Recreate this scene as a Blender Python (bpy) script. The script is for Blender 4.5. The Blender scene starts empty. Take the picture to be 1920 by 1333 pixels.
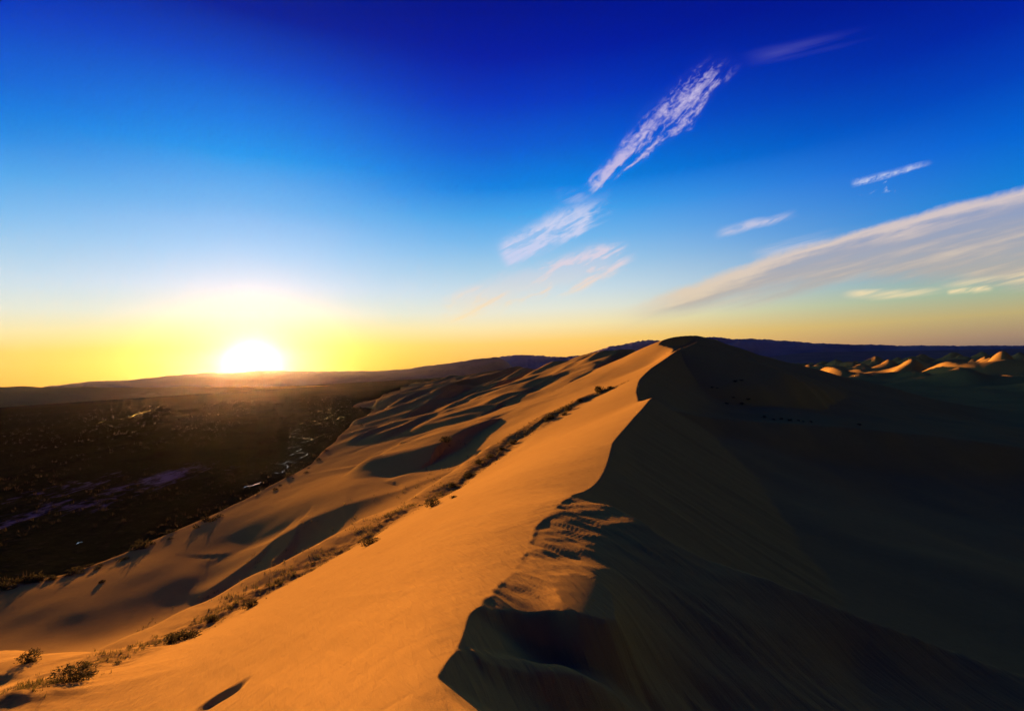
import bpy, math, random
import numpy as np
random.seed(7); rng = np.random.default_rng(7)
sc = bpy.context.scene
COL = sc.collection
R = math.radians

# ------------------------------------------------------------------ camera
FPX = 960.0                       # focal length in photo pixels (18 mm on a 36 mm sensor)
PITCH, ROLL = math.atan(30.5/960), math.atan(84/1920)
fw = np.array([0, math.cos(PITCH), math.sin(PITCH)])
up0 = np.array([0, -math.sin(PITCH), math.cos(PITCH)])
rt0 = np.array([1.0, 0, 0])
rt = rt0*math.cos(ROLL) - up0*math.sin(ROLL)
up = rt0*math.sin(ROLL) + up0*math.cos(ROLL)
cam = bpy.data.cameras.new('camera'); cam.lens = 18; cam.sensor_width = 36
cam.clip_start = 0.05; cam.clip_end = 200000
co = bpy.data.objects.new('camera', cam); COL.objects.link(co); sc.camera = co
from mathutils import Matrix
M = Matrix.Identity(4)
for i in range(3):
    M[i][0], M[i][1], M[i][2] = rt[i], up[i], -fw[i]
co.matrix_world = M

def ray(px, py):
    """direction of a photo pixel, scaled to forward (world y) distance 1"""
    d = fw + rt*(px-960)/FPX + up*(666.5-py)/FPX
    return d/d[1]
def P(px, py, D):
    d = ray(px, py)*D
    return (float(d[0]), float(d[1]), float(d[2]))
def PZ(px, py, z):
    d = ray(px, py); D = z/d[2]
    return (float(d[0]*D), float(D), z)

# ------------------------------------------------------------------ light
sd = ray(474, 686); sd = sd/np.linalg.norm(sd)
SUN_AZ, SUN_EL = math.atan2(sd[0], sd[1]), math.asin(sd[2])
EXPOSURE = 2.55
SKY_STRENGTH = 0.12
sun = bpy.data.lights.new('sun', 'SUN'); sun.energy = 3.0; sun.angle = R(0.53); sun.color = (1.0, 0.40, 0.165)
so = bpy.data.objects.new('sun', sun); COL.objects.link(so)
from mathutils import Vector
so.rotation_euler = Vector((-sd[0], -sd[1], -sd[2])).to_track_quat('-Z', 'Y').to_euler()
vs = sc.view_settings
vs.view_transform = 'Standard'; vs.look = 'None'; vs.gamma = 1; vs.use_curve_mapping = False; vs.exposure = EXPOSURE
cy = sc.cycles
cy.use_denoising = True; cy.max_bounces = 6; cy.diffuse_bounces = 3; cy.volume_bounces = 1
cy.use_adaptive_sampling = True; cy.adaptive_threshold = 0.02

# ------------------------------------------------------------------ node maths helper
class S:
    def __init__(self, nt, s): self.nt, self.s = nt, s
    def _m(self, op, *a, clamp=False):
        n = self.nt.nodes.new('ShaderNodeMath'); n.operation = op; n.use_clamp = clamp
        for i, v in enumerate((self,)+a):
            if isinstance(v, S): self.nt.links.new(v.s, n.inputs[i])
            else: n.inputs[i].default_value = v
        return S(self.nt, n.outputs[0])
    def __add__(self, o): return self._m('ADD', o)
    __radd__ = __add__
    def __mul__(self, o): return self._m('MULTIPLY', o)
    __rmul__ = __mul__
    def __sub__(self, o): return self._m('SUBTRACT', o)
    def __rsub__(self, o): return (self*-1.0)+o
    def __truediv__(self, o): return self._m('DIVIDE', o)
    def pow(self, o): return self._m('POWER', o)
    def max(self, o): return self._m('MAXIMUM', o)
    def min(self, o): return self._m('MINIMUM', o)
    def abs(self): return self._m('ABSOLUTE')
    def un(self, op): return self._m(op)
    def clamp(self): return self._m('ADD', 0.0, clamp=True)
    def smooth(self, a, b, lo=0.0, hi=1.0):
        n = self.nt.nodes.new('ShaderNodeMapRange'); n.interpolation_type = 'SMOOTHSTEP'
        self.nt.links.new(self.s, n.inputs[0])
        for i, v in zip((1, 2, 3, 4), (a, b, lo, hi)):
            if isinstance(v, S): self.nt.links.new(v.s, n.inputs[i])
            else: n.inputs[i].default_value = v
        return S(self.nt, n.outputs[0])
def comb(nt, x, y, z=0.0):
    n = nt.nodes.new('ShaderNodeCombineXYZ')
    for i, v in enumerate((x, y, z)):
        if isinstance(v, S): nt.links.new(v.s, n.inputs[i])
        else: n.inputs[i].default_value = v
    return S(nt, n.outputs[0])
def sep(nt, v):
    n = nt.nodes.new('ShaderNodeSeparateXYZ'); nt.links.new(v.s, n.inputs[0])
    return [S(nt, o) for o in n.outputs]
def noise(nt, v, scale, detail=4.0, rough=0.5, dist=0.0, kind='FBM', out=0):
    n = nt.nodes.new('ShaderNodeTexNoise'); n.noise_dimensions = '3D'
    n.noise_type = kind
    if v is not None: nt.links.new(v.s, n.inputs['Vector'])
    n.inputs['Scale'].default_value = scale; n.inputs['Detail'].default_value = detail
    n.inputs['Roughness'].default_value = rough; n.inputs['Distortion'].default_value = dist
    return S(nt, n.outputs[out])
def mixc(nt, f, a, b, mode='MIX'):
    n = nt.nodes.new('ShaderNodeMix'); n.data_type = 'RGBA'; n.blend_type = mode; n.clamp_factor = True
    for i, v in ((0, f), (6, a), (7, b)):
        if isinstance(v, S): nt.links.new(v.s, n.inputs[i])
        elif isinstance(v, (tuple, list)): n.inputs[i].default_value = (*v[:3], 1)
        else: n.inputs[i].default_value = v
    return S(nt, n.outputs[2])
def ramp(nt, f, stops, interp='LINEAR'):
    n = nt.nodes.new('ShaderNodeValToRGB'); cr = n.color_ramp; cr.interpolation = interp
    nt.links.new(f.s, n.inputs[0])
    while len(cr.elements) < len(stops): cr.elements.new(0.5)
    for e, (p, c) in zip(cr.elements, stops):
        e.position = p; e.color = (*c, 1)
    return S(nt, n.outputs[0])
def lin(c): return tuple((v/255/12.92 if v/255 < .04045 else ((v/255+.055)/1.055)**2.4) for v in c)

# ------------------------------------------------------------------ sky
def build_world():
    w = bpy.data.worlds.new('World'); sc.world = w; w.use_nodes = True
    nt = w.node_tree; nt.nodes.clear()
    out = nt.nodes.new('ShaderNodeOutputWorld'); bg = nt.nodes.new('ShaderNodeBackground')
    tc = nt.nodes.new('ShaderNodeTexCoord'); v = S(nt, tc.outputs['Generated'])
    x, y, z = sep(nt, v)
    el = z.un('ARCSINE')*(180/math.pi)                      # elevation in degrees
    az = x._m('ARCTAN2', y)*(180/math.pi)                   # azimuth from +Y, to the right
    saz, sel = math.degrees(SUN_AZ), math.degrees(SUN_EL)
    da = (az - saz).abs(); da = da.min(360.0 - da)          # azimuth away from the sun
    dot = (x*float(sd[0]) + y*float(sd[1]) + z*float(sd[2])).min(1.0)
    gam = dot.un('ARCCOSINE')*(180/math.pi)                 # angle from the sun
    # colours of the clear sky by elevation (0..45 deg), towards the sun, 35 deg and 75 deg aside
    t = (el/45.0).clamp()
    e = lambda d: d/45.0
    A = ramp(nt, t, [(0, lin((255,188,8))), (e(2.0), lin((250,206,24))), (e(3.6), lin((232,214,80))), (e(5.2), lin((214,220,156))), (e(7), lin((206,224,212))),
                     (e(9.5), lin((194,221,243))), (e(13), lin((156,206,248))), (e(17.5), lin((100,178,243))), (e(22), lin((6,148,238))), (e(25), lin((0,122,229))), (e(29.5), lin((0,74,203))), (e(33.6), lin((0,30,152))), (e(40), lin((0,11,112)))])
    B = ramp(nt, t, [(0, lin((255,166,66))), (e(3.2), lin((254,206,108))), (e(5), lin((247,228,172))), (e(6.8), lin((228,230,214))), (e(8.7), lin((204,222,230))),
                     (e(11.6), lin((162,203,232))), (e(14.4), lin((116,183,235))), (e(17.2), lin((66,162,234))), (e(20), lin((0,128,227))), (e(24), lin((0,90,214))), (e(28), lin((0,54,194))), (e(32), lin((0,27,163))), (e(38), lin((0,10,124)))])
    Cc = ramp(nt, t, [(0, lin((128,108,104))), (e(1.2), lin((164,136,112))), (e(3), lin((190,172,118))), (e(5), lin((158,182,158))),
                     (e(8), lin((106,163,200))), (e(12.3), lin((18,128,214))), (e(16.8), lin((0,98,213))), (e(21), lin((0,63,188))), (e(25), lin((0,35,163))), (e(30), lin((0,16,134))), (e(40), lin((0,6,100)))])
    sky = mixc(nt, da.smooth(0.0, 26.0), A, B)
    sky = mixc(nt, da.smooth(30.0, 74.0), sky, Cc)
    # the sky away from the sun, behind the photographer, is the dimmer dusk side, its unseen low band warmed to lift the shaded sand
    sky = mixc(nt, da.smooth(80.0, 170.0), sky, mixc(nt, t.smooth(0.0, .42), lin((98,72,68)), lin((12,13,50))))
    # sun and its glow
    g1 = (gam/ -1.05).un('EXPONENT')
    core = ((gam/1.8).pow(2.0)*-1.0).un('EXPONENT')
    glow = comb(nt, g1*1.2 + core*2.4, g1*1.1 + core*2.2, g1*.3 + core*2.0)
    wide = (gam/-7.0).un('EXPONENT')
    glow2 = comb(nt, wide*.10, wide*.06, wide*.0)
    # ---- clouds, each a patch of sky given by its two ends
    def sky_ab(px, py):
        d = ray(px, py); return d[0], d[2]
    yy = y.max(0.02); a = x/yy; b = z/yy
    front = y.smooth(0.05, 0.2)
    cloud = None; shade = None
    def patch(p0, p1, w0, w1, soft=.35, bend=0.0):
        """elongated mask from pixel p0 to p1; half-widths in px; returns (mask, along, across in px)"""
        (a0, b0), (a1, b1) = sky_ab(*p0), sky_ab(*p1)
        L = math.hypot(a1-a0, b1-b0); ux, uy = (a1-a0)/L, (b1-b0)/L
        s = ((a-a0)*ux + (b-b0)*uy)/L
        n = ((b-b0)*ux - (a-a0)*uy)*FPX
        if bend: n = n - (s*(1.0-s))*(4*bend)
        return s, n
    V3 = comb(nt, a, b, 0.0)
    def streak(angle_deg, stretch, scale, detail, rough, seed, dist=0.0):
        c, s_ = math.cos(R(angle_deg)), math.sin(R(angle_deg))
        uu = (a*c + b*s_)/stretch; vv = b*c - a*s_
        return noise(nt, comb(nt, uu, vv, seed), scale, detail, rough, dist)
    def ct(nz, lo, hi): return ((nz - .5)*2.2 + .5).smooth(lo, hi)
    N45 = streak(45, 4.0, 44, 4, .62, 1.3, .5)               # streaks at the clouds' own slants, shared by neighbours
    N26 = streak(26, 4.5, 46, 5, .62, 4.1, .5)
    N15 = streak(15, 8.0, 15, 5, .58, 6.5, .3)
    N12 = streak(12, 12.0, 48, 3, .58, 3.5)
    NF = streak(40, 1.9, 88, 3, .7, 0.0, .4)
    NL = noise(nt, V3, 9, 2, .5)*60.0 - 30.0                 # slow wobble in photo pixels
    # 1 flaky cirrocumulus streak, upper right of centre
    s, n = patch((1106,354), (1368,108), 30, 30)
    nn = n + (N45 - .5)*60.0 + NL*.35
    env = s.smooth(-.05, .12)*s.smooth(1.08, .6)*nn.abs().smooth(s.smooth(.05, .5, 22.0, 50.0), 0.0)
    solid = s.smooth(.36, .08)*(n + (N45 - .5)*20.0).abs().smooth(20.0, 6.0)
    f1 = ct(N45*.55 + NF*.45 + env*.16 + solid*.12 - .105, .32, .88)*env.smooth(.0, .4)
    veil = ct(N45*.7 + NF*.3, .1, .9)*(env*.10)
    c1 = (f1*.95).max(veil)
    # 2 softer streak below it
    s, n = patch((926,486), (1172,360), 26, 30)
    nn = n + (N26 - .5)*60.0 + NL*.5
    env = s.smooth(0, .14)*s.smooth(1.03, .5)*nn.abs().smooth(44.0, 2.0)
    c2 = (ct(N26*.85 + NF*.15, .26, .78)*env.smooth(0, .8)*1.1).max(env*env*.34)*.95
    s, n = patch((1048,368), (1108,376), 14, 14)
    c2 = c2.max((s-.5).abs().smooth(.7, .1)*n.abs().smooth(22.0, 4.0)*ct(N26, .2, .8)*.34)
    # 3 cream flakes low over the horizon
    s, n = patch((800,592), (1200,466), 30, 30)
    nn = n + (N26 - .5)*40.0 - NL*.5
    env = s.smooth(0, .2)*s.smooth(1.02, .8)*nn.abs().smooth(46.0, 8.0)
    c3 = (ct(N26*.9 + NF*.1, .34, .80)*env.smooth(0, .7)*1.2).max(env*env*.38)*.95
    # 4 great lens cloud on the right: upper rim sharp, base ragged
    s, n = patch((1130,596), (1960,344), 30, 60)
    rim = n + (N15 - .5)*40.0 + (NF - .5)*9.0 - (s*(1.0-s))*112.0 + NL*.22
    depth = s*s*110.0 + s*82.0 + 12.0
    env4 = rim.smooth(4.0, -14.0)*(rim + depth + (N15-.5)*70.0 + 8.0).smooth(-24.0, 24.0)*s.smooth(.0, .2)
    body = ct(N15*.55 + N12*.45 + rim.smooth(-40.0, -2.0)*.14, .1, .8)
    c4 = (env4*(body*.30 + .70)).clamp()*.97
    sh4 = ct(N15*.45 + N12*.55 + rim.smooth(-40.0, 0.0)*.34 - .13, .15, .85)
    # 5 small streak with crumbs beneath
    s, n = patch((1592,348), (1750,303), 10, 10)
    nn = n + (N12 - .5)*26.0
    env = s.smooth(0, .12)*s.smooth(1.02, .7)*nn.abs().smooth(10.0, 1.0)
    c5 = ct(NF*.5 + N12*.5, .2, .75)*env*.85
    s, n = patch((1584,355), (1710,345), 10, 10)
    env = s.smooth(0, .2)*s.smooth(1.0, .8)*n.abs().smooth(16.0, 5.0)
    c5 = c5.max(ct(NF*.6 + N12*.4, .62, .85)*env*.6)
    # 6 faint high veil, 7 thin pair, 8 low right shreds
    s, n = patch((1375,116), (1670,60), 18, 18)
    nn = n + (N15 - .5)*50.0
    env = s.smooth(0, .3)*s.smooth(1.0, .45)*nn.abs().smooth(24.0, 1.0)
    c6 = ct(N12*.6 + N15*.4, .25, .9)*env*.11
    s, n = patch((1335,448), (1502,398), 8, 8)
    nn = n + (N15 - .5)*40.0 + NL*.3
    env = s.smooth(0, .25)*s.smooth(1.0, .7)*nn.abs().smooth(13.0, 1.0)
    c7 = ct(N26, .15, .75)*env*.7
    s, n = patch((1395,478), (1590,430), 8, 8)
    env = s.smooth(0, .3)*s.smooth(1.0, .4)*(n + (N15 - .5)*40.0).abs().smooth(18.0, 1.0)
    c7 = c7.max(ct(N12, .2, .8)*env*.45)
    s, n = patch((1740,543), (1960,514), 8, 8)
    nn = n + (N15 - .5)*40.0
    env = s.smooth(0, .5)*nn.abs().smooth(13.0, 2.0)
    c8 = ct(N12, .1, .7)*env*.8
    s, n = patch((1772,550), (1868,541), 8, 8)
    nn = n + (N12 - .5)*16.0
    env = s.smooth(0, .12)*s.smooth(1.0, .8)*nn.abs().smooth(8.0, 0.0)
    c8 = c8.max(ct(N26 + .05, .2, .8)*env*.9)
    s, n = patch((1570,557), (1820,541), 8, 8)
    nn = n + (N15 - .5)*46.0
    env = s.smooth(0, .2)*s.smooth(1.0, .4)*nn.abs().smooth(12.0, 1.0)
    c8 = c8.max(ct(N12, .1, .8)*env*.75)
    warm = el.smooth(14.0, 3.0)
    hi_col = mixc(nt, el.smooth(22.0, 16.0), lin((194,184,226)), mixc(nt, warm, lin((196,206,238)), lin((232,228,232))))
    low_col = mixc(nt, el.smooth(16.0, 5.0), lin((204,192,206)), lin((226,206,176)))
    shd_col = mixc(nt, el.smooth(16.0, 4.5), lin((140,156,200)), lin((184,174,162)))
    col4 = mixc(nt, sh4, shd_col, low_col)
    k = c1.max(c2).max(c5).max(c6)*front
    sky = mixc(nt, k, sky, hi_col)
    sky = mixc(nt, c4*front, sky, col4)
    sky = mixc(nt, (c3.max(c7).max(c8))*front, sky, mixc(nt, el.smooth(13.0, 5.0), lin((214,208,226)), lin((252,226,176))))
    # Nishita atmosphere adds only a faint trace; the ramps above make the sky
    ns = nt.nodes.new('ShaderNodeTexSky'); ns.sky_type = 'NISHITA'; ns.sun_disc = False
    ns.sun_elevation = SUN_EL; ns.sun_rotation = SUN_AZ; ns.altitude = 1500; ns.dust_density = 2.0; ns.ozone_density = 3.0
    tot = mixc(nt, 1.0, sky, glow, 'ADD'); tot = mixc(nt, 1.0, tot, glow2, 'ADD')
    g = 1.0/(2**EXPOSURE)/SKY_STRENGTH
    tot = mixc(nt, 1.0, tot, (g, g, g), 'MULTIPLY')
    tot = mixc(nt, 0.005, tot, S(nt, ns.outputs[0]), 'ADD')
    # below the horizon the world is plain dark earth
    tot = mixc(nt, el.smooth(-.6, -3.0), tot, (.02, .015, .01))
    nt.links.new(tot.s, bg.inputs['Color']); bg.inputs['Strength'].default_value = SKY_STRENGTH
    nt.links.new(bg.outputs[0], out.inputs[0])
    w.cycles.sampling_method = 'MANUAL'; w.cycles.sample_map_resolution = 512
build_world()

# ------------------------------------------------------------------ numeric helpers
def hash2(ix, iy, seed):
    h = (ix.astype(np.int64)*374761393 + iy.astype(np.int64)*668265263 + seed*974711) & 0xffffffff
    h = ((h ^ (h >> 13))*1274126177) & 0xffffffff
    h = (h ^ (h >> 16)) & 0xffffff
    return h/float(0xffffff)
def vnoise(x, y, seed=0):
    x0 = np.floor(x); y0 = np.floor(y); fx, fy = x-x0, y-y0
    ux, uy = fx*fx*fx*(fx*(fx*6-15)+10), fy*fy*fy*(fy*(fy*6-15)+10)
    def g(ix, iy, dx, dy):
        a = hash2(ix, iy, seed)*2*np.pi
        return np.cos(a)*dx + np.sin(a)*dy
    n00 = g(x0, y0, fx, fy); n10 = g(x0+1, y0, fx-1, fy)
    n01 = g(x0, y0+1, fx, fy-1); n11 = g(x0+1, y0+1, fx-1, fy-1)
    return 1.5*((n00*(1-ux)+n10*ux)*(1-uy) + (n01*(1-ux)+n11*ux)*uy)
def fbm(x, y, oct=4, seed=0, gain=.5):
    t = 0; a = 1
    for i in range(oct):
        t = t + a*vnoise(x*2**i, y*2**i, seed+i*17); a *= gain
    return t
def sstep(a, b, x):
    t = np.clip((x-a)/(b-a), 0, 1); return t*t*(3-2*t)
def smax(a, b, k):
    h = np.clip(.5 + .5*(a-b)/k, 0, 1)
    return b*(1-h) + a*h + k*h*(1-h)
def smin(a, b, k): return -smax(-a, -b, k)
class TPS:
    """thin-plate surface through scattered ground points; interpolates the slope of sight z/r over (azimuth, log r)"""
    def __init__(self, pts, reg=1e-4):
        p = np.array(pts, float); r = np.hypot(p[:, 0], p[:, 1])
        self.q = self.co(p[:, 0], p[:, 1]); v = p[:, 2]/r
        n = len(p); K = self.ker(self.q, self.q) + np.eye(n)*reg
        Pm = np.hstack([np.ones((n, 1)), self.q]); A = np.zeros((n+3, n+3))
        A[:n, :n] = K; A[:n, n:] = Pm; A[n:, :n] = Pm.T
        self.w = np.linalg.solve(A, np.hstack([v, np.zeros(3)]))
    def co(self, x, y):
        return np.stack([np.arctan2(x, y), .45*np.log(np.hypot(x, y))], 1)
    def ker(self, a, b):
        d2 = ((a[:, None, :]-b[None, :, :])**2).sum(2)
        return .5*d2*np.log(d2+1e-12)
    def __call__(self, x, y):
        sh = x.shape; x, y = x.ravel(), y.ravel(); out = np.empty_like(x)
        for i in range(0, len(x), 60000):
            q = self.co(x[i:i+60000], y[i:i+60000])
            out[i:i+60000] = self.ker(q, self.q)@self.w[:-3] + self.w[-3] + q@self.w[-2:]
        return (out*np.hypot(x, y)).reshape(sh)
def ridge(Z, X, Y, pts, sl, sr, k=1.0, round_l=0.5, reach=None, wob=0.0, seed=3):
    """raise a dune ridge: crest polyline with heights, slope of its left and right side"""
    p = np.array(pts, float)
    zmax = p[:, 2].max(); reach = reach or 60/min(sl, sr)
    lo, hi = p[:, :2].min(0)-reach, p[:, :2].max(0)+reach
    m = (X > lo[0]) & (X < hi[0]) & (Y > lo[1]) & (Y < hi[1])
    if not m.any(): return Z
    x, y = X[m], Y[m]
    if wob:
        lam = wob*9
        x = x + wob*vnoise(x/lam, y/lam, seed); y = y + wob*vnoise(x/lam+31, y/lam+7, seed+1)
    best = np.full(x.shape, 1e9); zc = np.zeros_like(x); sg = np.zeros_like(x)
    for i in range(len(p)-1):
        ax, ay, az_ = p[i]; bx, by, bz = p[i+1]
        dx, dy = bx-ax, by-ay; L2 = dx*dx+dy*dy
        tt = ((x-ax)*dx + (y-ay)*dy)/L2; t = np.clip(tt, 0, 1)
        d = np.hypot(x-(ax+t*dx), y-(ay+t*dy))
        s = np.sign((x-ax)*dy - (y-ay)*dx)            # + : right of the direction of travel
        u = d < best
        best[u] = d[u]; zc[u] = (az_+t*(bz-az_))[u]; sg[u] = s[u]
    h = np.where(sg > 0, zc - sr*best, zc - sl*(np.sqrt(best**2+round_l**2)-round_l))
    h = h - np.maximum(0, best/reach-.4)**2*reach*2.5          # the flanks run out
    Z = Z.copy(); Z[m] = smax(Z[m], h, k)
    return Z

# ------------------------------------------------------------------ shape of the land
ZP = -44.0                                            # level of the plain below the eye
CREST = [P(*q) for q in [(905,1362,5.3),(850,1312,5.95),(820,1270,6.6),(862,1205,7.9),(880,1150,9.3),(922,1100,11.2),(965,1057,13.2),(1000,990,17.5),(1070,930,23),(1100,919,26.5),
         (1150,830,45),(1190,782,68),(1221,747,98),(1197,752,112),(1194,735,130),(1200,712,155),(1222,690,190),(1271,656,238),(1240,672,258),(1223,680,272),(1232,655,305),(1246,637,345),(1306,629,385)]]
CREST = [(0.6,1.0,-2.8),(0.1,3.4,-3.35)] + CREST
cr = np.array(CREST)
CREST_FAR = [(200,560,12),(260,820,12),(330,1100,-8),(440,1450,-32),(560,1850,-44),(720,2400,-50),(950,3200,-52)]
cf = np.vstack([cr, np.array(CREST_FAR)])
def crest_x(y): return np.interp(y, cf[:, 1], cf[:, 0])
STRIP = [P(*q) for q in [(20,1318,17.5),(100,1290,21),(220,1245,27),(350,1195,37),(470,1130,44),(580,1070,50),(690,1010,57),(760,965,68),(820,940,80),(880,895,100),(960,832,143),(1050,775,165),(1140,731,176)]]
left_pts = CREST[::1] + STRIP + CREST_FAR
left_pts += [(-3,1,-4.0),(-8,2,-5.8),(-14,4,-7.9),(-25,6,-12),(-6,8,-6.6),(-12,14,-9.4),(0.5,-4,-2.6),(-10,-4,-6),(-30,-4,-14),(3,-30,-4),(-30,-40,-14),(-70,-30,-28)]
left_pts += [P(*q) for q in [(1195,660,420),(1178,670,620),(1180,676,820),(1190,694,1200),(1200,708,1900),(1230,700,3200)]]
left_pts += [P(*q) for q in [(1120,700,450),(1080,712,410),(1040,745,262),(1000,775,215),(900,850,160),(860,885,138),(760,960,98),(660,1010,88),(560,1070,80),(450,1108,78),(330,1180,62),(200,1222,58),(60,1262,46),
              (250,1190,87),(150,1205,86.5),(60,1225,83),(-80,1245,81),(350,1150,95.5),(420,1110,105.5),(450,1085,110.5),(560,1030,121),(250,1120,104.5),(350,1080,115.2),(150,1150,98),(450,1030,132),(40,1150,100),
              (560,985,132),(640,945,134),(740,900,150),(820,850,190),(700,880,190),(900,800,235),(960,762,305)]]
EDGE = [PZ(px, py, ZP+.6) for px, py in [(-200,1190),(-60,1120),(40,1092),(120,1082),(230,1045),(330,1000),(430,955),(530,905),(590,868),(640,820),(680,785),(730,752),(762,726),(775,716),(790,712)]]
EDGE = [(-260,-300,ZP+.6)] + EDGE
left_pts += EDGE[1:] + [PZ(px, py, ZP-5) for px, py in [(-300,1100),(-100,1000),(40,950),(200,910),(330,890),(450,850),(540,815),(590,780),(640,755),(690,735),(730,722),(750,716)]]
left_pts += [(-60,1000,-34),(-30,1400,-37),(-150,1400,-40),(50,2200,-38),(-300,2600,-42),(200,4000,-40),(-420,3500,-45),(100,800,-25)]
L = TPS(left_pts, 2e-5)
right_pts = [P(*q) for q in [(1300,1000,42),(1500,1000,50),(1500,1050,42),(1750,1050,50),(1920,1100,48),(1300,900,66),(1450,900,76),(1700,930,84),(1920,960,88),(1270,810,91),(1400,832,97),(1700,868,107),(1920,896,113),
              (1300,770,150),(1450,780,165),(1650,790,185),(1850,800,215),(1250,740,150),(1350,740,205),(1500,750,230),(1700,775,250),(1900,805,260),(1300,690,225),(1400,700,270),(1500,720,290),(1650,745,300),
              (1350,680,420),(1500,712,460),(1700,745,470),(1900,775,440)]]
right_pts += [(10,5,-9),(20,3,-12.5),(35,10,-16),(60,5,-24),(10,-10,-9),(40,-30,-18),(5,12,-8.6),(3,4,-5.5),(25,18,-17)]
right_pts += [(420,700,-52),(700,700,-56),(560,420,-54),(900,900,-57),(1300,1300,-58),(600,1200,-54),(900,1900,-58),(2000,2000,-60),(1200,600,-58),(400,200,-50),(800,200,-56),(300,900,-40),(400,1300,-45),(1500,3000,-60),(3000,3000,-62)]
Rf = TPS(right_pts, 2e-4)
SPUR1 = [P(*q) for q in [(1072,931,23),(1150,950,20.8),(1200,975,19),(1240,1003,17.6),(1320,1045,16.6),(1450,1087,15.8),(1560,1130,15.4),(1640,1163,15.1),(1780,1215,15),(1920,1262,14.4),(2150,1350,13.4)]]
SPUR2 = [P(*q) for q in [(1222,750,99),(1260,775,100),(1330,790,103),(1400,795,106),(1500,802,110),(1600,808,113),(1760,824,118),(1920,846,123),(2200,890,130)]]
RIDGE3 = [P(*q) for q in [(1306,629,385),(1340,637,380),(1400,656,372),(1460,674,366),(1520,690,360),(1600,710,352),(1700,736,345),(1820,765,337),(1920,790,330),(2200,860,310)]]
NEARPK = [P(*q) for q in [(1271,656,238),(1304,641,250),(1330,652,262),(1380,668,285),(1440,684,320)]]
plateau_pts = [tuple(c) for c in cr[2:12]] + SPUR1 + [P(*q) for q in [(1300,1333,9.6),(1600,1333,11.2),(1920,1333,13),(1000,1150,9.8),(1150,1160,9.75),(1100,1050,13.6),(1200,1080,13.6),(1350,1150,13),(1600,1230,13.8),(1150,1000,17.0),(1200,1260,9.4),(1000,1250,7.9),(950,1320,6.3),(1150,1330,7.6)]] + [(0,2.5,-3.7),(4,2.5,-5.6),(9,4,-7.6),(1.5,0,-3.6),(6,-4,-6)]
PL = TPS(plateau_pts, 1e-4)
LEFT_RIDGES = [   # crest pixels with their distance, left slope, right slope, rounding, blend
    ([(436,1047,127.8),(513,1008,125.5),(560,987,126),(647,951,129.5),(764,922,132),(835,894,141)], .14, .2, 2.0, 2.5),
    ([(575,897,226),(670,872,214),(764,841,209),(837,816,223),(925,783,256),(985,771,274)], .20, .32, 1.5, 2.5),
    ([(680,846,292),(735,812,325),(793,783,364),(843,769,388)], .22, .48, 1.5, 3),
    ([(852,769,378),(910,747,435)], .22, .5, 1.5, 2.5),
    ([(742,793,412),(786,765,474),(815,746,555),(853,724,630),(880,722,668)], .2, .48, 1.5, 4),
    ([(946,754,335),(1000,727,390),(1046,706,440)], .20, .5, 1.5, 3),
    ([(905,736,570),(950,712,640),(997,691,680)], .2, .5, 1.5, 4),
    ([(1030,708,460),(1085,680,530),(1129,657,585),(1160,662,620)], .22, .5, 1.5, 4),
    ([(1078,717,360),(1120,690,420),(1165,655,490),(1190,655,520)], .22, .5, 1.5, 4),
    ([(838,826,191),(870,805,213),(920,785,235)], .22, .55, 1.2, 2),
    ([(745,760,710),(775,742,800),(810,728,900)], .18, .42, 2, 5),
    ([(820,722,860),(880,704,980),(930,697,1050)], .16, .45, 2, 6),
    ([(880,712,790),(960,690,890)], .16, .45, 2, 6),
    ([(-140,1258,28),(-40,1262,26.5),(30,1266,25.5),(75,1276,24)], .4, .5, .6, .5),
]
LIPS = [  # lip pixels with distance, drop, run of the face, length of the recovery
    ([(868,1152,9.2),(900,1142,9.6),(960,1138,9.8),(1030,1147,9.85),(1085,1147,9.65),(1140,1157,9.65),(1185,1171,9.7)], .50, .78, 1.1),
    ([(850,1214,7.5),(900,1226,7.6),(940,1238,7.65),(1000,1243,7.75),(1100,1246,8.0),(1230,1268,8.3)], .62, 1.0, 2.4),
]
def terraces(x, y):
    """small slip faces that step down towards the camera along the crest"""
    t = np.zeros_like(x)
    for lip, drop, run, back in LIPS:
        q = np.array([P(*c)[:2] for c in lip]); q = q[np.argsort(q[:, 0])]
        d = np.interp(x, q[:, 0], q[:, 1]) + .05*vnoise(x*1.7, y*0, 3) - y
        w = sstep(q[0, 0]-.2, q[0, 0]+.1, x)*sstep(q[-1, 0]+.5, q[-1, 0]-.8, x)
        f = np.where(d < 0, 0, np.where(d < run, d/run, 1-sstep(run, run+back, d)))
        t -= drop*w*f
    return t
SA = np.array(STRIP)
def strip_dist(X, Y):
    d = np.full(X.shape, 1e9)
    for i in range(len(SA)-1):
        a, b = SA[i, :2], SA[i+1, :2]; v = b-a
        t = np.clip(((X-a[0])*v[0]+(Y-a[1])*v[1])/(v@v), 0, 1)
        d = np.minimum(d, np.hypot(X-a[0]-t*v[0], Y-a[1]-t*v[1]))
    return d
EA = np.array(EDGE)
def edge_side(X, Y):
    """distance from the foot of the dunes, positive on the sand side"""
    best = np.full(X.shape, 1e9); sg = np.ones(X.shape)
    for i in range(len(EA)-1):
        a, b = EA[i, :2], EA[i+1, :2]; v = b-a
        t = np.clip(((X-a[0])*v[0]+(Y-a[1])*v[1])/(v@v), 0, 1)
        d = np.hypot(X-a[0]-t*v[0], Y-a[1]-t*v[1]); u = d < best
        best[u] = d[u]; sg[u] = np.sign((X-a[0])*v[1]-(Y-a[1])*v[0])[u]
    return best*sg
PIT = P(425, 1284, 13.7)
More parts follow.
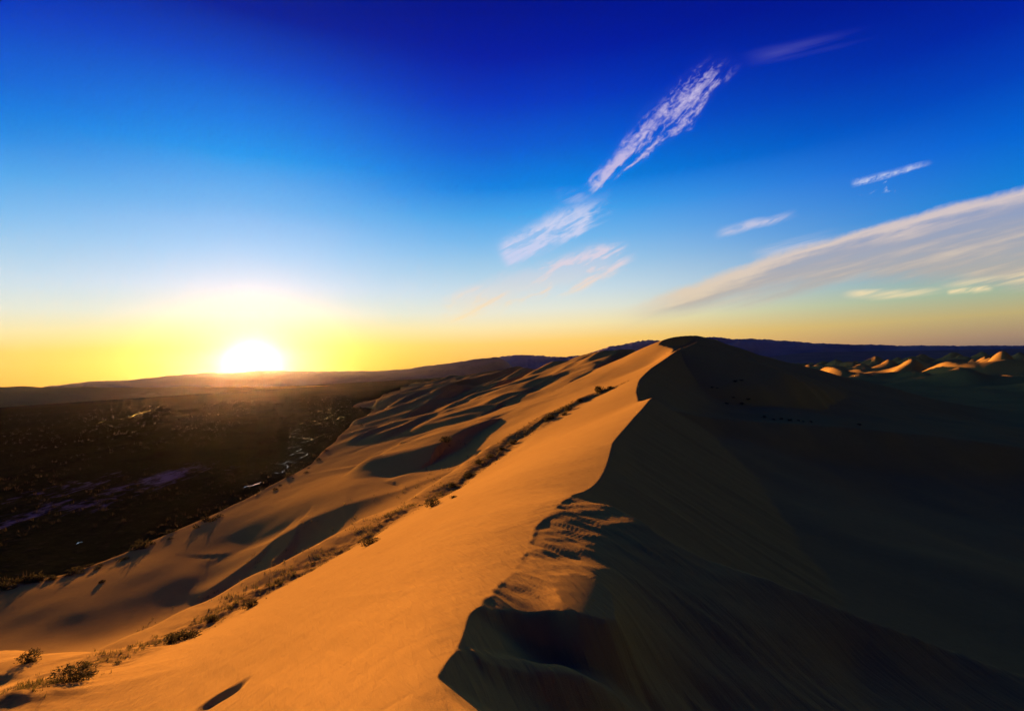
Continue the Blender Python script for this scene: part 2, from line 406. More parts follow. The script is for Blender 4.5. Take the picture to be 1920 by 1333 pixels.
def terrain(X, Y):
    r = np.hypot(X, Y)
    Z = L(X, Y)
    far = sstep(900, 1600, r)
    for pts, sl, sr, rl, k in LEFT_RIDGES:
        wp = [P(*q) for q in pts]; D = wp[0][1]
        Z = ridge(Z, X, Y, wp, sl, sr, k=k, round_l=rl*3, reach=max(9, D*.35), wob=D*.012, seed=int(D))
    Z = ridge(Z, X, Y, [(a, b, ZP+.55+.4*math.sin(i*2.1)) for i, (a, b, c) in enumerate(EDGE[1:11])], .5, .12, k=.8, round_l=1.0, reach=26, wob=2.5, seed=73)
    Z = Z + (fbm(X/37, Y/60, 3, 5)*.5)*sstep(6, 40, crest_x(Y)-X)*sstep(30, 80, r)
    Z = ridge(Z, X, Y, [(a, b, c+.004*b+.12) for a, b, c in STRIP], .22, .3, k=1.2, round_l=2.0, reach=14, wob=.5, seed=71)
    bd = strip_dist(X, Y)
    Z = Z + np.exp(-(bd/(1.2+.028*r))**2)*(.13*fbm(X/1.6, Y/1.6, 3, 81) + .012*r*fbm(X/(3+.05*r), Y/(3+.05*r), 2, 83)*.5)*sstep(12, 25, r)
    px_, py_, pz_ = PIT
    nm = np.hypot(X-px_, Y-py_) < 5
    if nm.any():
        u_, v_ = (X[nm]-px_)*.97+(Y[nm]-py_)*.24, -(X[nm]-px_)*.24+(Y[nm]-py_)*.97
        lipv = .15-.35*u_*u_+.1*u_
        d_ = lipv - v_
        f_ = np.where(d_ < 0, 0, np.where(d_ < .32, d_/.32, 1-sstep(.32, 1.3, d_)))
        Z[nm] -= .17*f_*sstep(.75, .2, np.abs(u_))
    uu, vv = X*.55-Y*.83, X*.83+Y*.55
    Z = Z + sstep(120, 60, r)*(.05*fbm(uu/14, vv/2.6, 3, 201) + .012*fbm(uu/4, vv/.5, 2, 205))*sstep(.2, 2.0, crest_x(Y)-X)
    es = edge_side(X, Y)
    Z = Z - 5*sstep(1.5, 11, -es)*sstep(1500, 900, r)
    # low dune trains in the distance
    def train(lam, dirx, diry, seed, amp):
        wx = fbm(X/(lam*2.2), Y/(lam*2.2), 2, seed)*.9
        ph = (X*dirx+Y*diry)/lam + wx
        f = ph-np.floor(ph)
        saw = np.where(f < .72, f/.72, (1-f)/.28); saw = saw*saw*(3-2*saw)*.5+saw*.5
        m = np.clip(.55+fbm(X/(lam*1.4)+9, Y/(lam*1.4), 2, seed+5), 0, 1.4)
        return amp*saw*m
    tl = train(120, .93, -.37, 11, 9)
    Z = Z + tl*sstep(700, 1300, r)*sstep(-43.5, -37, Z)
    # slip face right of the crest
    cx = crest_x(Y)
    Z = Z + train(52, .9, -.43, 71, 3.2)*sstep(250, 420, r)*sstep(1600, 900, r)*sstep(40, 110, cx-X)*sstep(-43.6, -40, Z)
    zc = np.interp(Y, cf[:, 1], cf[:, 2])
    slip = zc - .63*(X-cx)
    slip = slip + sstep(25, 35, r)*sstep(110, 80, r)*(.10*fbm((Y+.3*X)/.9, X/9, 2, 401) + .22*fbm((Y+.3*X)/3.5, X/16, 2, 403))*sstep(.2, 2.5, X-cx)*sstep(26, 8, X-cx)
    F = Rf(X, Y)
    F = smax(F, -46+6*sstep(2000, 800, r), 3)
    wa, wc = X*.93-Y*.37, X*.37+Y*.93
    mnd = np.clip(fbm(wa/120+3, wc/190, 2, 43)+.26, 0, 1)**.7
    F = F + (train(118, .93, -.37, 41, 25)*(.25+mnd*1.15) + train(70, .8, -.6, 51, 4))*sstep(420, 800, r)*sstep(150, 450, X-cx)
    F = F + (fbm(X/38, Y/38, 3, 77)*.9 + fbm(X/9, Y/14, 2, 79)*.12)*sstep(20, 60, r)
    # plateau in front of the first spur
    s1 = np.array(SPUR1); o = np.argsort(s1[:, 0]); s1 = s1[o]
    ys = np.interp(X, s1[:, 0], s1[:, 1]); zs = np.interp(X, s1[:, 0], s1[:, 2])
    near = sstep(60, 40, r)
    pl = PL(X, Y)
    back = zs - .6*(Y-ys)
    ca, sa = .58, -.815
    u, v = X*ca+Y*sa, -X*sa+Y*ca
    stk = fbm(u/4.5, v/.36, 3, 91, .55)
    msk = np.clip(.5+.9*vnoise(X/2.6, Y/2.6, 19), 0, 1)
    pl = pl + near*((.055+.03*sstep(13, 10, Y))*stk*np.maximum(msk, .35) + .05*fbm(X/2.3, Y/1.6, 2, 23))
    pl = pl - .09*np.exp(-((Y-14.2)/2.6)**2)*sstep(.4, 1.6, X-cx)
    nm = r < 40
    pl[nm] += terraces(X[nm], Y[nm])
    plate = np.where(r < 60, np.where(Y > ys, np.minimum(pl, back), pl), -500)
    F = smax(F, plate, .25)
    F = ridge(F, X, Y, [(a, b, c+.8) for a, b, c in SPUR2], .10, .72, k=1.6, round_l=.3, reach=80, wob=1.0, seed=61)
    F = ridge(F, X, Y, NEARPK, .66, .42, k=1, round_l=.3, reach=90, wob=1.5, seed=62)
    F = ridge(F, X, Y, RIDGE3, .5, .26, k=10, round_l=.5, reach=200, wob=3, seed=63)
    Rr = smax(slip, F, .15)
    Z2 = np.where(X < cx-.02*r-3, Z, np.minimum(Z, Rr))
    # behind and far beside the photographer the dune field simply goes on
    wb = sstep(R(57), R(74), np.abs(np.arctan2(X, Y)))*sstep(45, 170, r)
    zb = np.where(es < 0, -50, -36 + 7*fbm(X/90, Y/120, 3, 301))
    return Z2*(1-wb) + zb*wb

def grid_mesh(name, az, rr, zf, mat):
    A, RR = np.meshgrid(az, rr, indexing='ij')
    X, Y = np.sin(A)*RR, np.cos(A)*RR
    Z = zf(X, Y)
    na, nr = A.shape
    co_ = np.stack([X, Y, Z], -1).reshape(-1, 3).astype(np.float32)
    i = np.arange(na*nr).reshape(na, nr)
    q = np.stack([i[:-1, :-1], i[:-1, 1:], i[1:, 1:], i[1:, :-1]], -1).reshape(-1, 4)
    # drop faces that lie wholly far below the plain
    return mesh_from(name, co_, q, mat), (X, Y, Z)
def mesh_from(name, co_, q, mat, smooth=True):
    me = bpy.data.meshes.new(name)
    me.vertices.add(len(co_)); me.vertices.foreach_set('co', co_.astype(np.float32).ravel())
    k = q.shape[1]
    me.loops.add(q.size); me.loops.foreach_set('vertex_index', q.astype(np.int32).ravel())
    me.polygons.add(len(q)); me.polygons.foreach_set('loop_start', (np.arange(len(q))*k).astype(np.int32))
    me.update(calc_edges=True)
    if smooth: me.polygons.foreach_set('use_smooth', np.ones(len(q), bool))
    if mat: me.materials.append(mat)
    ob = bpy.data.objects.new(name, me); COL.objects.link(ob)
    return ob

# ------------------------------------------------------------------ materials
def new_mat(name):
    m = bpy.data.materials.new(name); m.use_nodes = True
    nt = m.node_tree; nt.nodes.clear()
    out = nt.nodes.new('ShaderNodeOutputMaterial'); b = nt.nodes.new('ShaderNodeBsdfPrincipled')
    nt.links.new(b.outputs[0], out.inputs[0])
    b.inputs['Specular IOR Level'].default_value = 0.1; b.inputs['Roughness'].default_value = .9
    geo = nt.nodes.new('ShaderNodeNewGeometry')
    return m, nt, b, S(nt, geo.outputs['Position'])
def bump(nt, b, h, dist, strength=1.0):
    n = nt.nodes.new('ShaderNodeBump'); n.inputs['Strength'].default_value = strength; n.inputs['Distance'].default_value = dist
    nt.links.new(h.s, n.inputs['Height']); nt.links.new(n.outputs[0], b.inputs['Normal'])
def sand_material():
    m, nt, b, p = new_mat('dune_sand')
    b.inputs['Specular IOR Level'].default_value = 0.0; b.inputs['Roughness'].default_value = 1.0
    x, y, z = sep(nt, p)
    n1 = noise(nt, p, .035, 4, .55); n2 = noise(nt, p, .9, 4, .6); n3 = noise(nt, p, 60, 2, .6)
    f = (n1*.4 + n2*.25 + n3*.35).smooth(.33, .67)
    c = mixc(nt, f, (.395, .268, .052), (.472, .328, .064))
    at = nt.nodes.new('ShaderNodeAttribute'); at.attribute_name = 'litter'
    lt = S(nt, at.outputs['Fac'])*noise(nt, p, 1.3, 4, .7).smooth(.36, .62)
    c = mixc(nt, lt*.75, c, (.085, .062, .022))
    nt.links.new(c.s, b.inputs['Base Color'])
    # wind ripples and grain
    wv = comb(nt, x*.93 + y*.36, y*.93 - x*.36, z)
    sx, sy, _ = sep(nt, wv)
    rip = noise(nt, comb(nt, sx*6.5, sy*1.0, 0.0), 1.0, 3, .5, .5)
    rip2 = noise(nt, comb(nt, sx*.35, sy*1.8, 3.0), 1.0, 3, .55, .3)
    h = rip*.045 + rip2*.03 + n3*.009
    bump(nt, b, h, 1.0, .8)
    return m
def plain_material():
    m, nt, b, p = new_mat('plain_scrub')
    x, y, z = sep(nt, p)
    pq = comb(nt, x*.8 + y*.3, y*.5, 0.0)
    n1 = noise(nt, pq, .006, 6, .62, .5); n2 = noise(nt, pq, .05, 5, .65); n3 = noise(nt, p, .4, 4, .7)
    c = mixc(nt, n1.smooth(.35, .65), (.014, .018, .004), (.036, .040, .010))
    c = mixc(nt, n2.smooth(.45, .7), c, (.012, .014, .004))
    c = mixc(nt, (n3.smooth(.5, .75))*.6, c, (.055, .050, .022))
    c = mixc(nt, x.smooth(300.0, 1200.0), c, mixc(nt, n1.smooth(.35, .65), (.20, .15, .10), (.28, .205, .14)))
    # damp salt mud at the left, its blue sky reflection painted into the base colour
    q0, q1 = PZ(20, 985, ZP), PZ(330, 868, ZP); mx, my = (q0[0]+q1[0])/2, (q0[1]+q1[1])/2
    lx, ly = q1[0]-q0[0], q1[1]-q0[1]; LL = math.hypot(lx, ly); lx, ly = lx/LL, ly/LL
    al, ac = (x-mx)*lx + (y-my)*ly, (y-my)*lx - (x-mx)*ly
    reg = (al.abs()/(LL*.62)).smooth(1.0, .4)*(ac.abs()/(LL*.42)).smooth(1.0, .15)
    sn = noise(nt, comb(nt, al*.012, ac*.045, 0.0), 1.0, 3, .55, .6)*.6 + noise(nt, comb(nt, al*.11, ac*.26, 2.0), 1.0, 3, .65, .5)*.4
    mud_sheen = ((sn - .5)*2.4 + .5 + reg*.16).smooth(.62, .92)*reg.smooth(0.0, .35)
    c = mixc(nt, mud_sheen*.8, c, (.13, .135, .20))
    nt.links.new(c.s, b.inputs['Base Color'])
    nt.links.new((mud_sheen*-.55 + .95).s, b.inputs['Roughness']); b.inputs['Specular IOR Level'].default_value = 0.0
    bump(nt, b, (n3*.5 + n2*1.5)*(1.0 - mud_sheen*.95), 1.0, .8)
    return m
def hill_material(name, c0, c1):
    m, nt, b, p = new_mat(name)
    n1 = noise(nt, p, .0015, 6, .6)
    c = mixc(nt, n1.smooth(.35, .65), c0, c1)
    nt.links.new(c.s, b.inputs['Base Color'])
    return m
SAND = sand_material(); PLAIN = plain_material()
HILL = hill_material('hill_rock', (.06, .048, .042), (.12, .095, .08))
MOUNT = hill_material('mountain_rock', (.17, .16, .165), (.25, .225, .215))

# ------------------------------------------------------------------ dunes
QUICK = False
na = 760
az = np.concatenate([np.linspace(R(-180), R(-62), 60, endpoint=False), np.linspace(R(-62), R(62), na, endpoint=False), np.linspace(R(62), R(180), 61)])
rr = np.exp(np.linspace(math.log(1.2), math.log(4200), 900))
dunes, (DX, DY, DZ) = grid_mesh('sand_dunes', az, rr, terrain, SAND)
dunes['kind'] = 'structure'
lit_ = np.clip(np.exp(-(strip_dist(DX, DY)/(1.0+.022*np.hypot(DX, DY)))**2)*1.1, 0, 1).astype(np.float32)
at = dunes.data.attributes.new('litter', 'FLOAT', 'POINT'); at.data.foreach_set('value', lit_.ravel())

# ------------------------------------------------------------------ plain, hills, mountains
PROF = np.array([(-300,735),(0,739),(100,721),(200,711),(300,703.5),(400,697.5),(480,694.5),(600,694.5),(700,694),(760,690.5),(830,682),(900,672),(965,664.5),(1050,668),(1100,664),(1140,650),(1200,638.5),(1240,635),(1330,632),(1380,630.5),(1450,636.5),(1520,642),(1600,645),(1700,647.5),(1800,648),(1860,647),(1920,648),(2200,640)])
pa = [];
for px, py in PROF:
    d = ray(px, py); pa.append((math.atan2(d[0], d[1]), d[2]/math.hypot(d[0], d[1])))
pa = np.array(pa)
def prof(a): return np.interp(a, pa[:, 0], pa[:, 1], left=.012, right=.012)
def plain_z(X, Y):
    r = np.hypot(X, Y); a = np.arctan2(X, Y)
    lift = np.where(a > R(20), np.interp(a, [R(20), R(30), R(45), R(60)], [.006, .017, .006, .004]), np.interp(a, [R(-60), R(-44), R(-20), R(-6), R(15)], [.0, .0, .0, .006, .006]))
    t = sstep(2500, 8500, r)
    z = ZP + fbm(X/300, Y/300, 3, 7)*.5 + lift*(r)*t*1.0
    z = z - 16*sstep(1, 14, edge_side(X, Y))*sstep(3900, 2600, r)
    z = z - (r > 9600)*(r-9600)*.2
    return z
rr2 = np.concatenate([np.linspace(30, 60, 2), np.exp(np.linspace(math.log(80), math.log(10400), 170))])
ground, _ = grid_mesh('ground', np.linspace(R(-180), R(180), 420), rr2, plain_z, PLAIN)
ground['kind'] = 'structure'
def range_mesh(name, a0, a1, r0, r1, mat, scale, rough):
    azs = np.linspace(R(a0), R(a1), int((a1-a0)*9)); rs = np.linspace(r0, r1, 46)
    def zf(X, Y):
        r = np.hypot(X, Y); a = np.arctan2(X, Y); t = (r-r0)/(r1-r0)
        sh = np.sin(np.clip(t/.62, 0, 1)*np.pi/2)**1.6*np.where(t > .62, np.cos(np.clip((t-.62)/.38, 0, 1)*np.pi/2), 1)
        rn = 1-np.abs(fbm(X/scale, Y/scale, 5, 33, .55))*rough
        edge = sstep(R(a0), R(a0+4), a)*sstep(R(a1), R(a1-4), a)
        top = (prof(a) + (.0009*fbm(a*140, a*0, 3, 5)*rough if a0 > -30 else .0004*fbm(a*60, a*0, 2, 5)))*(r0+.62*(r1-r0))
        return ZP-40 + (top-ZP+40)*sh*(rn*.45+.55+.2*sh*(1-rn))*edge
    o, _ = grid_mesh(name, azs, rs, zf, mat); o['kind'] = 'structure'
    return o
range_mesh('low_hills', -60, 2, 5200, 7200, HILL, 1100, .45)
range_mesh('mountain_range', -14, 52, 7000, 9800, MOUNT, 1000, .75)

# ------------------------------------------------------------------ plants
def leaf_material(name, c0, c1, scale=3.0):
    m, nt, b, p = new_mat(name)
    oi = nt.nodes.new('ShaderNodeObjectInfo')
    f = noise(nt, p, scale, 3, .6).smooth(.3, .7)*.7 + S(nt, oi.outputs['Random'])*.3
    c = mixc(nt, f, c0, c1)
    nt.links.new(c.s, b.inputs['Base Color'])
    tr = nt.nodes.new('ShaderNodeBsdfTranslucent'); nt.links.new(c.s, tr.inputs[0]); mx = nt.nodes.new('ShaderNodeMixShader'); mx.inputs[0].default_value = .4
    nt.links.new(b.outputs[0], mx.inputs[1]); nt.links.new(tr.outputs[0], mx.inputs[2])
    nt.links.new(mx.outputs[0], [n for n in nt.nodes if n.type == 'OUTPUT_MATERIAL'][0].inputs[0])
    return m
LEAF = leaf_material('shrub_leaf', (.022, .024, .008), (.060, .056, .018))
TWIG = leaf_material('shrub_twig', (.040, .028, .016), (.075, .052, .030))
GRASS = leaf_material('dry_grass', (.060, .060, .012), (.17, .135, .036), .4)
SCRUB = leaf_material('plain_scrub_leaf', (.016, .016, .007), (.045, .038, .018), .05)

def crown_mesh(name, seed, n, w=1.0, h=.62, leaf=.085):
    g = np.random.default_rng(seed)
    lobes = [(g.uniform(-.28, .28)*w, g.uniform(-.28, .28)*w, g.uniform(.28, .5)*h, g.uniform(.22, .36)*w, g.uniform(.3, .5)*h) for _ in range(7)]
    v, f = [], []
    for i in range(n):
        lx, ly, lz, lr, lh = lobes[g.integers(len(lobes))]
        d = g.normal(size=3); d /= np.linalg.norm(d); q = g.uniform(.35, 1.0)**.6
        c = np.array([lx+d[0]*lr*q, ly+d[1]*lr*q, max(.03, lz+d[2]*lh*q)])
        t = g.normal(size=3)*.7 + d; t /= np.linalg.norm(t); s_ = np.cross(t, g.normal(size=3)); s_ /= np.linalg.norm(s_)
        L_ = leaf*g.uniform(.7, 1.7); k = len(v)
        v += [c - s_*L_*.35, c + t*L_*.5, c + s_*L_*.35, c + t*L_*1.25]
        f += [(k, k+1, k+3), (k+1, k+2, k+3)]
    me = bpy.data.meshes.new(name); me.from_pydata([tuple(a) for a in v], [], f); me.materials.append(LEAF)
    return me
def stem_mesh(name, seed, n=9, h=.5):
    g = np.random.default_rng(seed); v, f = [], []
    for i in range(n):
        a = g.uniform(0, 6.28); r1 = g.uniform(.12, .36); z1 = g.uniform(.55, 1.0)*h
        p0 = np.array([.05*math.cos(a), .05*math.sin(a), -.06]); p2 = np.array([r1*math.cos(a), r1*math.sin(a), z1])
        p1 = (p0+p2)/2 + np.array([.05*math.cos(a), .05*math.sin(a), -.04]); k = len(v)
        for pt, rad in ((p0, .022), (p1, .014), (p2, .004)):
            for j in range(4):
                v.append((pt[0]+rad*math.cos(j*1.571), pt[1]+rad*math.sin(j*1.571), pt[2]))
        for lv in range(2):
            for j in range(4):
                o = k+lv*4; f.append((o+j, o+(j+1) % 4, o+4+(j+1) % 4, o+4+j))
    me = bpy.data.meshes.new(name); me.from_pydata(v, [], f); me.materials.append(TWIG)
    return me
CROWNS = [crown_mesh('foliage', 100+i, 620, 1.0, .5+.12*(i % 3)) for i in range(5)]
STEMS = [stem_mesh('stems', 200+i) for i in range(3)]
SMALL = [crown_mesh('shrub', 300+i, 170, 1.0, .5+.1*(i % 3), .14) for i in range(5)]

_steps = np.exp(np.linspace(math.log(4), math.log(4000), 900))
def hit_many(pix):
    """where the sight lines of photo pixels meet the dunes or the plain"""
    d = np.array([ray(*q) for q in pix]); d = d/np.hypot(d[:, 0], d[:, 1])[:, None]
    X = d[:, 0:1]*_steps; Y = d[:, 1:2]*_steps; Zr = d[:, 2:3]*_steps
    T = np.maximum(terrain(X, Y), plain_z(X, Y))
    out = []
    for i in range(len(pix)):
        below = np.nonzero(Zr[i] < T[i])[0]
        if len(below) == 0: out.append(None); continue
        j = max(below[0], 1)
        a0, a1 = Zr[i, j-1]-T[i, j-1], Zr[i, j]-T[i, j]; t = a0/(a0-a1+1e-9); st = _steps[j-1]+t*(_steps[j]-_steps[j-1])
        out.append((d[i, 0]*st, d[i, 1]*st, T[i, j-1]+t*(T[i, j]-T[i, j-1])))
    return out
def px_size(p): return p[1]/FPX*math.sqrt(1+(p[0]/p[1])**2)*.8     # metres per photo pixel at p

def big_shrub(loc, width, label, i, group='dark shrubs of the grass strip', sq=1.0):
    root = bpy.data.objects.new('desert_shrub', None); COL.objects.link(root)
    root.location = (loc[0], loc[1], loc[2]-.03*width); root.scale = (width, width*random.uniform(.8, 1.0), width*random.uniform(.75, 1.0)*sq)
    root.rotation_euler = (0, 0, random.uniform(0, 6.28)); root.empty_display_size = .2
    root['label'] = label; root['category'] = 'shrub'; root['group'] = group
    for nm, me in (('foliage', CROWNS[i % 5]), ('stems', STEMS[i % 3])):
        o = bpy.data.objects.new(nm, me); COL.objects.link(o); o.parent = root
def small_shrub(loc, width, label, group, i):
    o = bpy.data.objects.new('small_shrub', SMALL[i % 5]); COL.objects.link(o)
    o.location = (loc[0], loc[1], loc[2]-.05*width); o.scale = (width, width, width*random.uniform(.6, .95)); o.rotation_euler = (0, 0, random.uniform(0, 6.28))
    o['label'] = label; o['category'] = 'shrub'; o['group'] = group

BIG = [
    (352,1196,64,'largest dark shrub, in the grass strip at lower left with a black shadow'),
    (322,1205,30,'small dark shrub close to the left side of the largest shrub'),
    (135,1276,60,'wide dark shrub at the lower left end of the grass strip'),
    (165,1266,36,'lower shrub adjoining the right side of the wide shrub at lower left'),
    (470,1138,34,'round black shrub on the upper edge of the grass, right of the largest shrub'),
    (394,1164,26,'mid sized shrub between the largest shrub and the round black one'),
    (691,1022,46,'dark shrub with a bluish shadow midway along the grass strip'),
    (812,949,40,'low spreading shrub on the lit slope just below the grass strip'),
    (849,934,20,'small round shrub alone on the bare lit slope below the grass'),
    (880,894,34,'long low shrub along the lower edge of the grass strip'),
    (851,912,24,'shrub left of the long low one on the lower edge of the strip'),
    (897,869,24,'bushy shrub on the upper edge of the strip below the shadowed hollow'),
    (920,858,18,'small dark shrub between the bushy shrub and the compact one'),
    (939,843,18,'low shrub just left of the compact dark shrub of the strip'),
    (962,832,22,'compact dark shrub near the middle of the upper grass strip'),
    (1026,787,34,'elongated shrub stretched along the upper part of the strip'),
    (1057,779,18,'shrub on the lower edge right of the elongated one'),
    (1065,770,20,'dark shrub in the cluster halfway up the upper strip'),
    (1088,752,16,'shrub in the upper strip between the cluster and its far end'),
    (1123,734,26,'dark shrub near the far upper end of the grass strip'),
    (1144,728,14,'last small shrub at the far upper end of the grass strip'),
    (838,828,28,'pale shrub on the ridge above the shadowed hollow in the dunes'),
    (57,1240,30,'round black shrub in the shaded hollow at far left'),
    (191,1092,13,'single dark shrub in the blue shade at the foot of the sand at left'),
]
hits = hit_many([b[:2] for b in BIG])
for i, ((px, py, w, lab), h) in enumerate(zip(BIG, hits)):
    if h: big_shrub(h, w*px_size(h), lab, i, sq=.8 if w > 30 else 1.0)
# sparse plants in the shaded hollow right of the crest
HOLLOW = [(1378,716),(1390,714),(1335,727),(1345,728),(1375,746),(1403,749),(1392,758),(1432,783),(1466,786),(1450,787),(1497,789),(1505,791),(1521,792),(1611,797),(1362,757),(1480,789)]
for i, h in enumerate(hit_many(HOLLOW)):
    if h: small_shrub(h, random.uniform(6, 11)*px_size(h), 'tiny dark shrub in the shaded hollow right of the dune crest', 'plants of the shaded hollow', i)
# shrubs where the sand meets the plain
EDGE_LABELS = ['dark shrub on the bank between the plain and the shaded sand at lower left', 'dark shrub on the foot of the dunes beside the lone pool', 'small far shrub where the dunes meet the plain near the glinting stream']
eg = np.array(EDGE)[2:]
seg = np.hypot(np.diff(eg[:, 0]), np.diff(eg[:, 1]))
pixw = []
for i in range(135):
    u = random.random()**1.25*(len(eg)-1.001); k = int(u); t = u-k
    x, y = eg[k, 0]+t*(eg[k+1, 0]-eg[k, 0]), eg[k, 1]+t*(eg[k+1, 1]-eg[k, 1]); D = math.hypot(x, y)
    off = random.gauss(-.008, .022)*D
    pixw.append((x+off*.8, y+off*-.1, D))
ex = np.array(pixw); ez = np.maximum(terrain(ex[:, 0], ex[:, 1]), plain_z(ex[:, 0], ex[:, 1]))
for i, ((x, y, D), z) in enumerate(zip(pixw, ez)):
    small_shrub((x, y, z), random.uniform(.9, 2.8)*(1+D/1300), EDGE_LABELS[0 if D < 195 else 1 if D < 290 else 2], 'shrubs along the foot of the dunes', i)
# shrubs along the strip, smaller ones
stp = []
for i in range(42):
    u = random.uniform(1.2, len(SA)-1.01); k = int(u); t = u-k
    q = SA[k]*(1-t)+SA[k+1]*t; D = math.hypot(q[0], q[1]); off = random.gauss(.25, .9)*(.5+.012*D)
    stp.append((q[0]-off, q[1]+off*.3, D))
sp = np.array(stp); sz = terrain(sp[:, 0], sp[:, 1])
for i, ((x, y, D), z) in enumerate(zip(stp, sz)):
    small_shrub((x, y, z), random.uniform(.25, .6)*(.5+D/100), 'tiny tufted shrub among the grass of the strip', 'tiny shrubs in the grass strip', i)

def tufts(name, xs, ys, zs, hs, mat, blades=6, spread=.5, label='', cat='grass', lean=.35):
    g = np.random.default_rng(len(xs)); n = len(xs); B = blades
    a = g.uniform(0, 2*np.pi, (n, B)); ln = g.uniform(.1, 1, (n, B))*lean; hh = hs[:, None]*g.uniform(.5, 1.1, (n, B))
    bx = xs[:, None]+np.cos(a)*hs[:, None]*spread*g.uniform(0, 1, (n, B)); by = ys[:, None]+np.sin(a)*hs[:, None]*spread*g.uniform(0, 1, (n, B))
    z = np.repeat(zs[:, None], B, 1)-.03
    wd = hh*.09; px_, py_ = -np.sin(a)*wd, np.cos(a)*wd
    tipx, tipy = bx+np.cos(a)*hh*ln, by+np.sin(a)*hh*ln
    v = np.stack([np.stack([bx-px_, by-py_, z], -1), np.stack([bx+px_, by+py_, z], -1), np.stack([tipx, tipy, z+hh], -1)], 2).reshape(-1, 3)
    f = np.arange(len(v)).reshape(-1, 3)
    o = mesh_from(name, v, f, mat, smooth=False); o['kind'] = 'stuff'; o['label'] = label; o['category'] = cat
    return o
# grass of the strip
n = 7000
u = rng.uniform(.1, len(SA)-1.01, n); k = u.astype(int); t = (u-k)[:, None]
q = SA[k]*(1-t)+SA[k+1]*t; D = np.hypot(q[:, 0], q[:, 1])
off = rng.normal(.2, .9, n)*(.55+.018*D); gx, gy = q[:, 0]-off, q[:, 1]+off*.35
keep = (fbm(gx/(1.5+.03*D), gy/(1.5+.03*D), 2, 55) > .03) & (rng.uniform(0, 1, n) < np.clip(.18+D/110, 0, 1))
gx, gy, D = gx[keep], gy[keep], D[keep]
tufts('grass_strip', gx, gy, terrain(gx, gy), rng.uniform(.07, .22, len(gx))*(.8+D/90), GRASS, 6, .5, 'strip of olive and straw coloured grass along the foot of the lit slope')
# scattered wisps on the low sand beyond the strip
pix = [(random.uniform(250, 900), 0) for _ in range(500)]
wp = []
for px, _ in pix:
    y0 = np.interp(px, [0, 350, 700, 960], [1290, 1190, 1005, 830]); wp.append((px, y0-abs(random.gauss(0, 38))-4))
wh = [h for h in hit_many(wp) if h and h[2] > ZP-6]
wx = np.array(wh); m_ = fbm(wx[:, 0]/9, wx[:, 1]/9, 2, 57) > .05; wx = wx[m_]
tufts('grass_wisps', wx[:, 0], wx[:, 1], wx[:, 2], np.hypot(wx[:, 0], wx[:, 1])*.0045*rng.uniform(.6, 1.4, len(wx)), GRASS, 6, .7, 'sparse dry wisps of grass on the sand behind the strip')
# scrub of the plain
n = 5200
az_ = rng.uniform(R(-60), R(0), n); rr_ = np.exp(rng.uniform(math.log(140), math.log(1500), n))
gx, gy = np.sin(az_)*rr_, np.cos(az_)*rr_
keep = (fbm(gx/60, gy/90, 3, 66) > -.08) & (edge_side(gx, gy) < -2); gx, gy, rr_ = gx[keep], gy[keep], rr_[keep]
tufts('plain_scrub', gx, gy, plain_z(gx, gy), rng.uniform(.5, 1.3, len(gx))*(1+rr_/900), SCRUB, 7, .9, 'low dark scrub scattered over the plain', 'scrub', .9)

# ------------------------------------------------------------------ water on the plain
def water_material(name, rough, base):
    m, nt, b, p = new_mat(name)
    b.inputs['Base Color'].default_value = (*base, 1); b.inputs['Roughness'].default_value = rough
    b.inputs['Specular IOR Level'].default_value = .5; b.inputs['IOR'].default_value = 1.33
    bump(nt, b, noise(nt, p, .6, 3, .6), .03, .4)
    return m
WATER = water_material('water', .05, (.012, .012, .010))
def ribbon(name, pixels, widths, mat):
    pts = np.array([PZ(px, py, ZP)[:2] for px, py in pixels]); v = []
    for i, p in enumerate(pts):
        a, b = pts[max(i-1, 0)], pts[min(i+1, len(pts)-1)]; d = (b-a)/(np.linalg.norm(b-a)+1e-9); nrm = np.array([-d[1], d[0]])
        w = widths[i]*math.hypot(*p)/FPX*1.6
        for s_ in (-1, 1):
            q = p+nrm*s_*w*random.uniform(.7, 1.2); v.append((q[0], q[1], float(plain_z(np.array([q[0]]), np.array([q[1]]))[0])+.12))
    f = [(2*i, 2*i+1, 2*i+3, 2*i+2) for i in range(len(pts)-1)]
    me = bpy.data.meshes.new(name); me.from_pydata(v, [], f); me.materials.append(mat)
    o = bpy.data.objects.new(name, me); COL.objects.link(o); o['kind'] = 'structure'
    return o
def wig(pts, n):
    p = np.array(pts, float); u = np.linspace(0, len(p)-1, n); xs = np.interp(u, range(len(p)), p[:, 0]); ys = np.interp(u, range(len(p)), p[:, 1])
    return [(x+random.gauss(0, .5), y+random.gauss(0, .35)) for x, y in zip(xs, ys)]
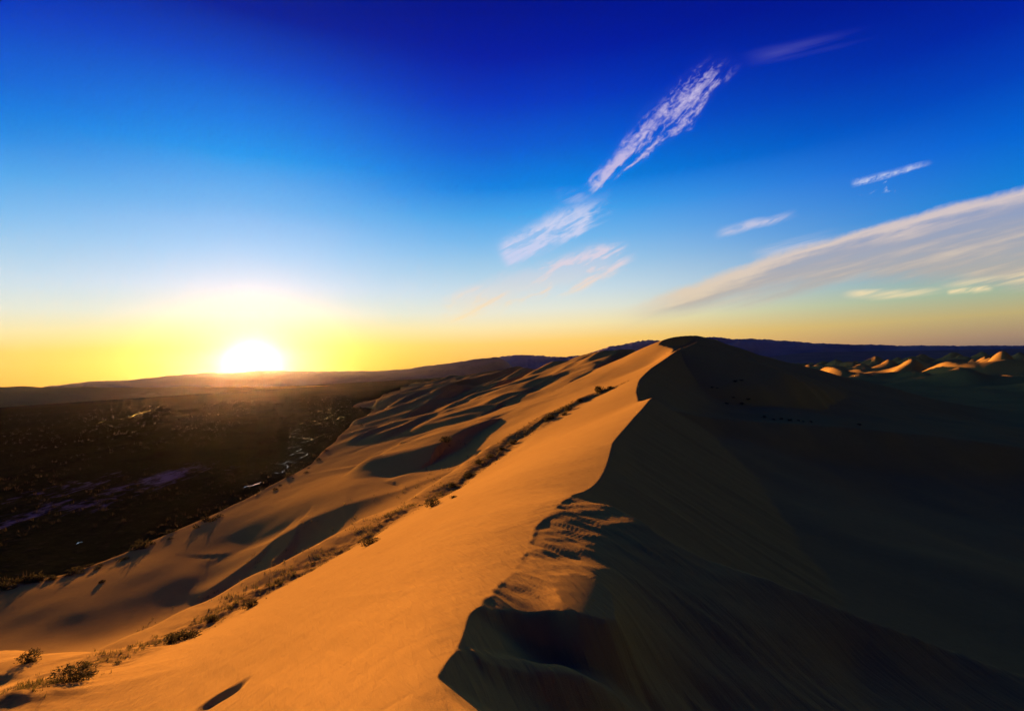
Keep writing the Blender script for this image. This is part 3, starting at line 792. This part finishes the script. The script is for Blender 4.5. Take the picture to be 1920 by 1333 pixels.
STREAM = [   # glinting reaches of the braided stream
    [(517,870),(530,870),(540,865),(557,861),(569,857),(577,852),(575,849)], [(543,854),(553,850),(562,849),(574,849)], [(535,867),(545,867),(557,868)],
    [(533,871),(540,874),(538,878)], [(513,887),(528,887),(533,882)], [(540,840),(547,838),(556,838),(563,836)], [(556,846),(565,843),(563,841)],
    [(564,830),(573,828),(580,826),(587,823)], [(560,821),(570,822),(580,821),(585,824)], [(543,820),(548,819),(553,818)], [(543,814),(552,813),(559,812)], [(550,809),(556,807),(562,804)],
    [(563,795),(567,794),(571,794)], [(588,790),(590,789)], [(592,796),(598,794),(602,796)], [(598,787),(606,787),(612,784),(620,780),(626,778)], [(592,772),(600,771),(604,770)], [(610,765),(617,768),(622,764)],
    [(628,788),(634,785),(640,781),(646,783)], [(653,777),(656,777)], [(614,774),(622,775)],
]
for r_ in STREAM:
    q = wig(r_, max(4, len(r_)*3)); ribbon('stream', q, [random.choice((.03, .12, .3, .5)) for _ in q], WATER)
ribbon('pool', wig([(458,914),(464,912),(473,911),(481,908),(490,904)], 9), [.6, 1.0, 1.2, .9, .9, .9, 1.0, .6, .15], WATER)
ribbon('pool', wig([(143,1020),(148,1017),(155,1016)], 5), [.3, .8, .9, .7, .3], WATER)
ribbon('stream', wig([(183,793),(200,789),(225,786),(245,783),(255,777),(268,773),(285,769)], 18), [.15, .4, .2, .12, .1, .15, .3, .2, .12, .3, .5, .6, .5, .6, .4, .4, .3, .1], WATER)

# ------------------------------------------------------------------ haze
def build_haze():
    me = bpy.data.meshes.new('haze')
    x, y0, y1, z0, z1 = 10600, -10600, 10600, -320, 580
    v = [(sx*x, yy, zz) for zz in (z0, z1) for sx, yy in ((-1, y0), (1, y0), (1, y1), (-1, y1))]
    me.from_pydata(v, [], [(0,3,2,1),(4,5,6,7),(0,1,5,4),(1,2,6,5),(2,3,7,6),(3,0,4,7)])
    m = bpy.data.materials.new('haze_air'); m.use_nodes = True; nt = m.node_tree; nt.nodes.clear()
    out = nt.nodes.new('ShaderNodeOutputMaterial'); vp = nt.nodes.new('ShaderNodeVolumePrincipled')
    vp.inputs['Color'].default_value = (.90, 1.0, .80, 1); vp.inputs['Density'].default_value = 2.2e-6; vp.inputs['Anisotropy'].default_value = .9
    nt.links.new(vp.outputs[0], out.inputs['Volume'])
    me.materials.append(m); ob = bpy.data.objects.new('haze', me); COL.objects.link(ob); ob['kind'] = 'stuff'
    ob['label'] = 'thin evening haze over the plain and dunes'; ob['category'] = 'haze'
build_haze()
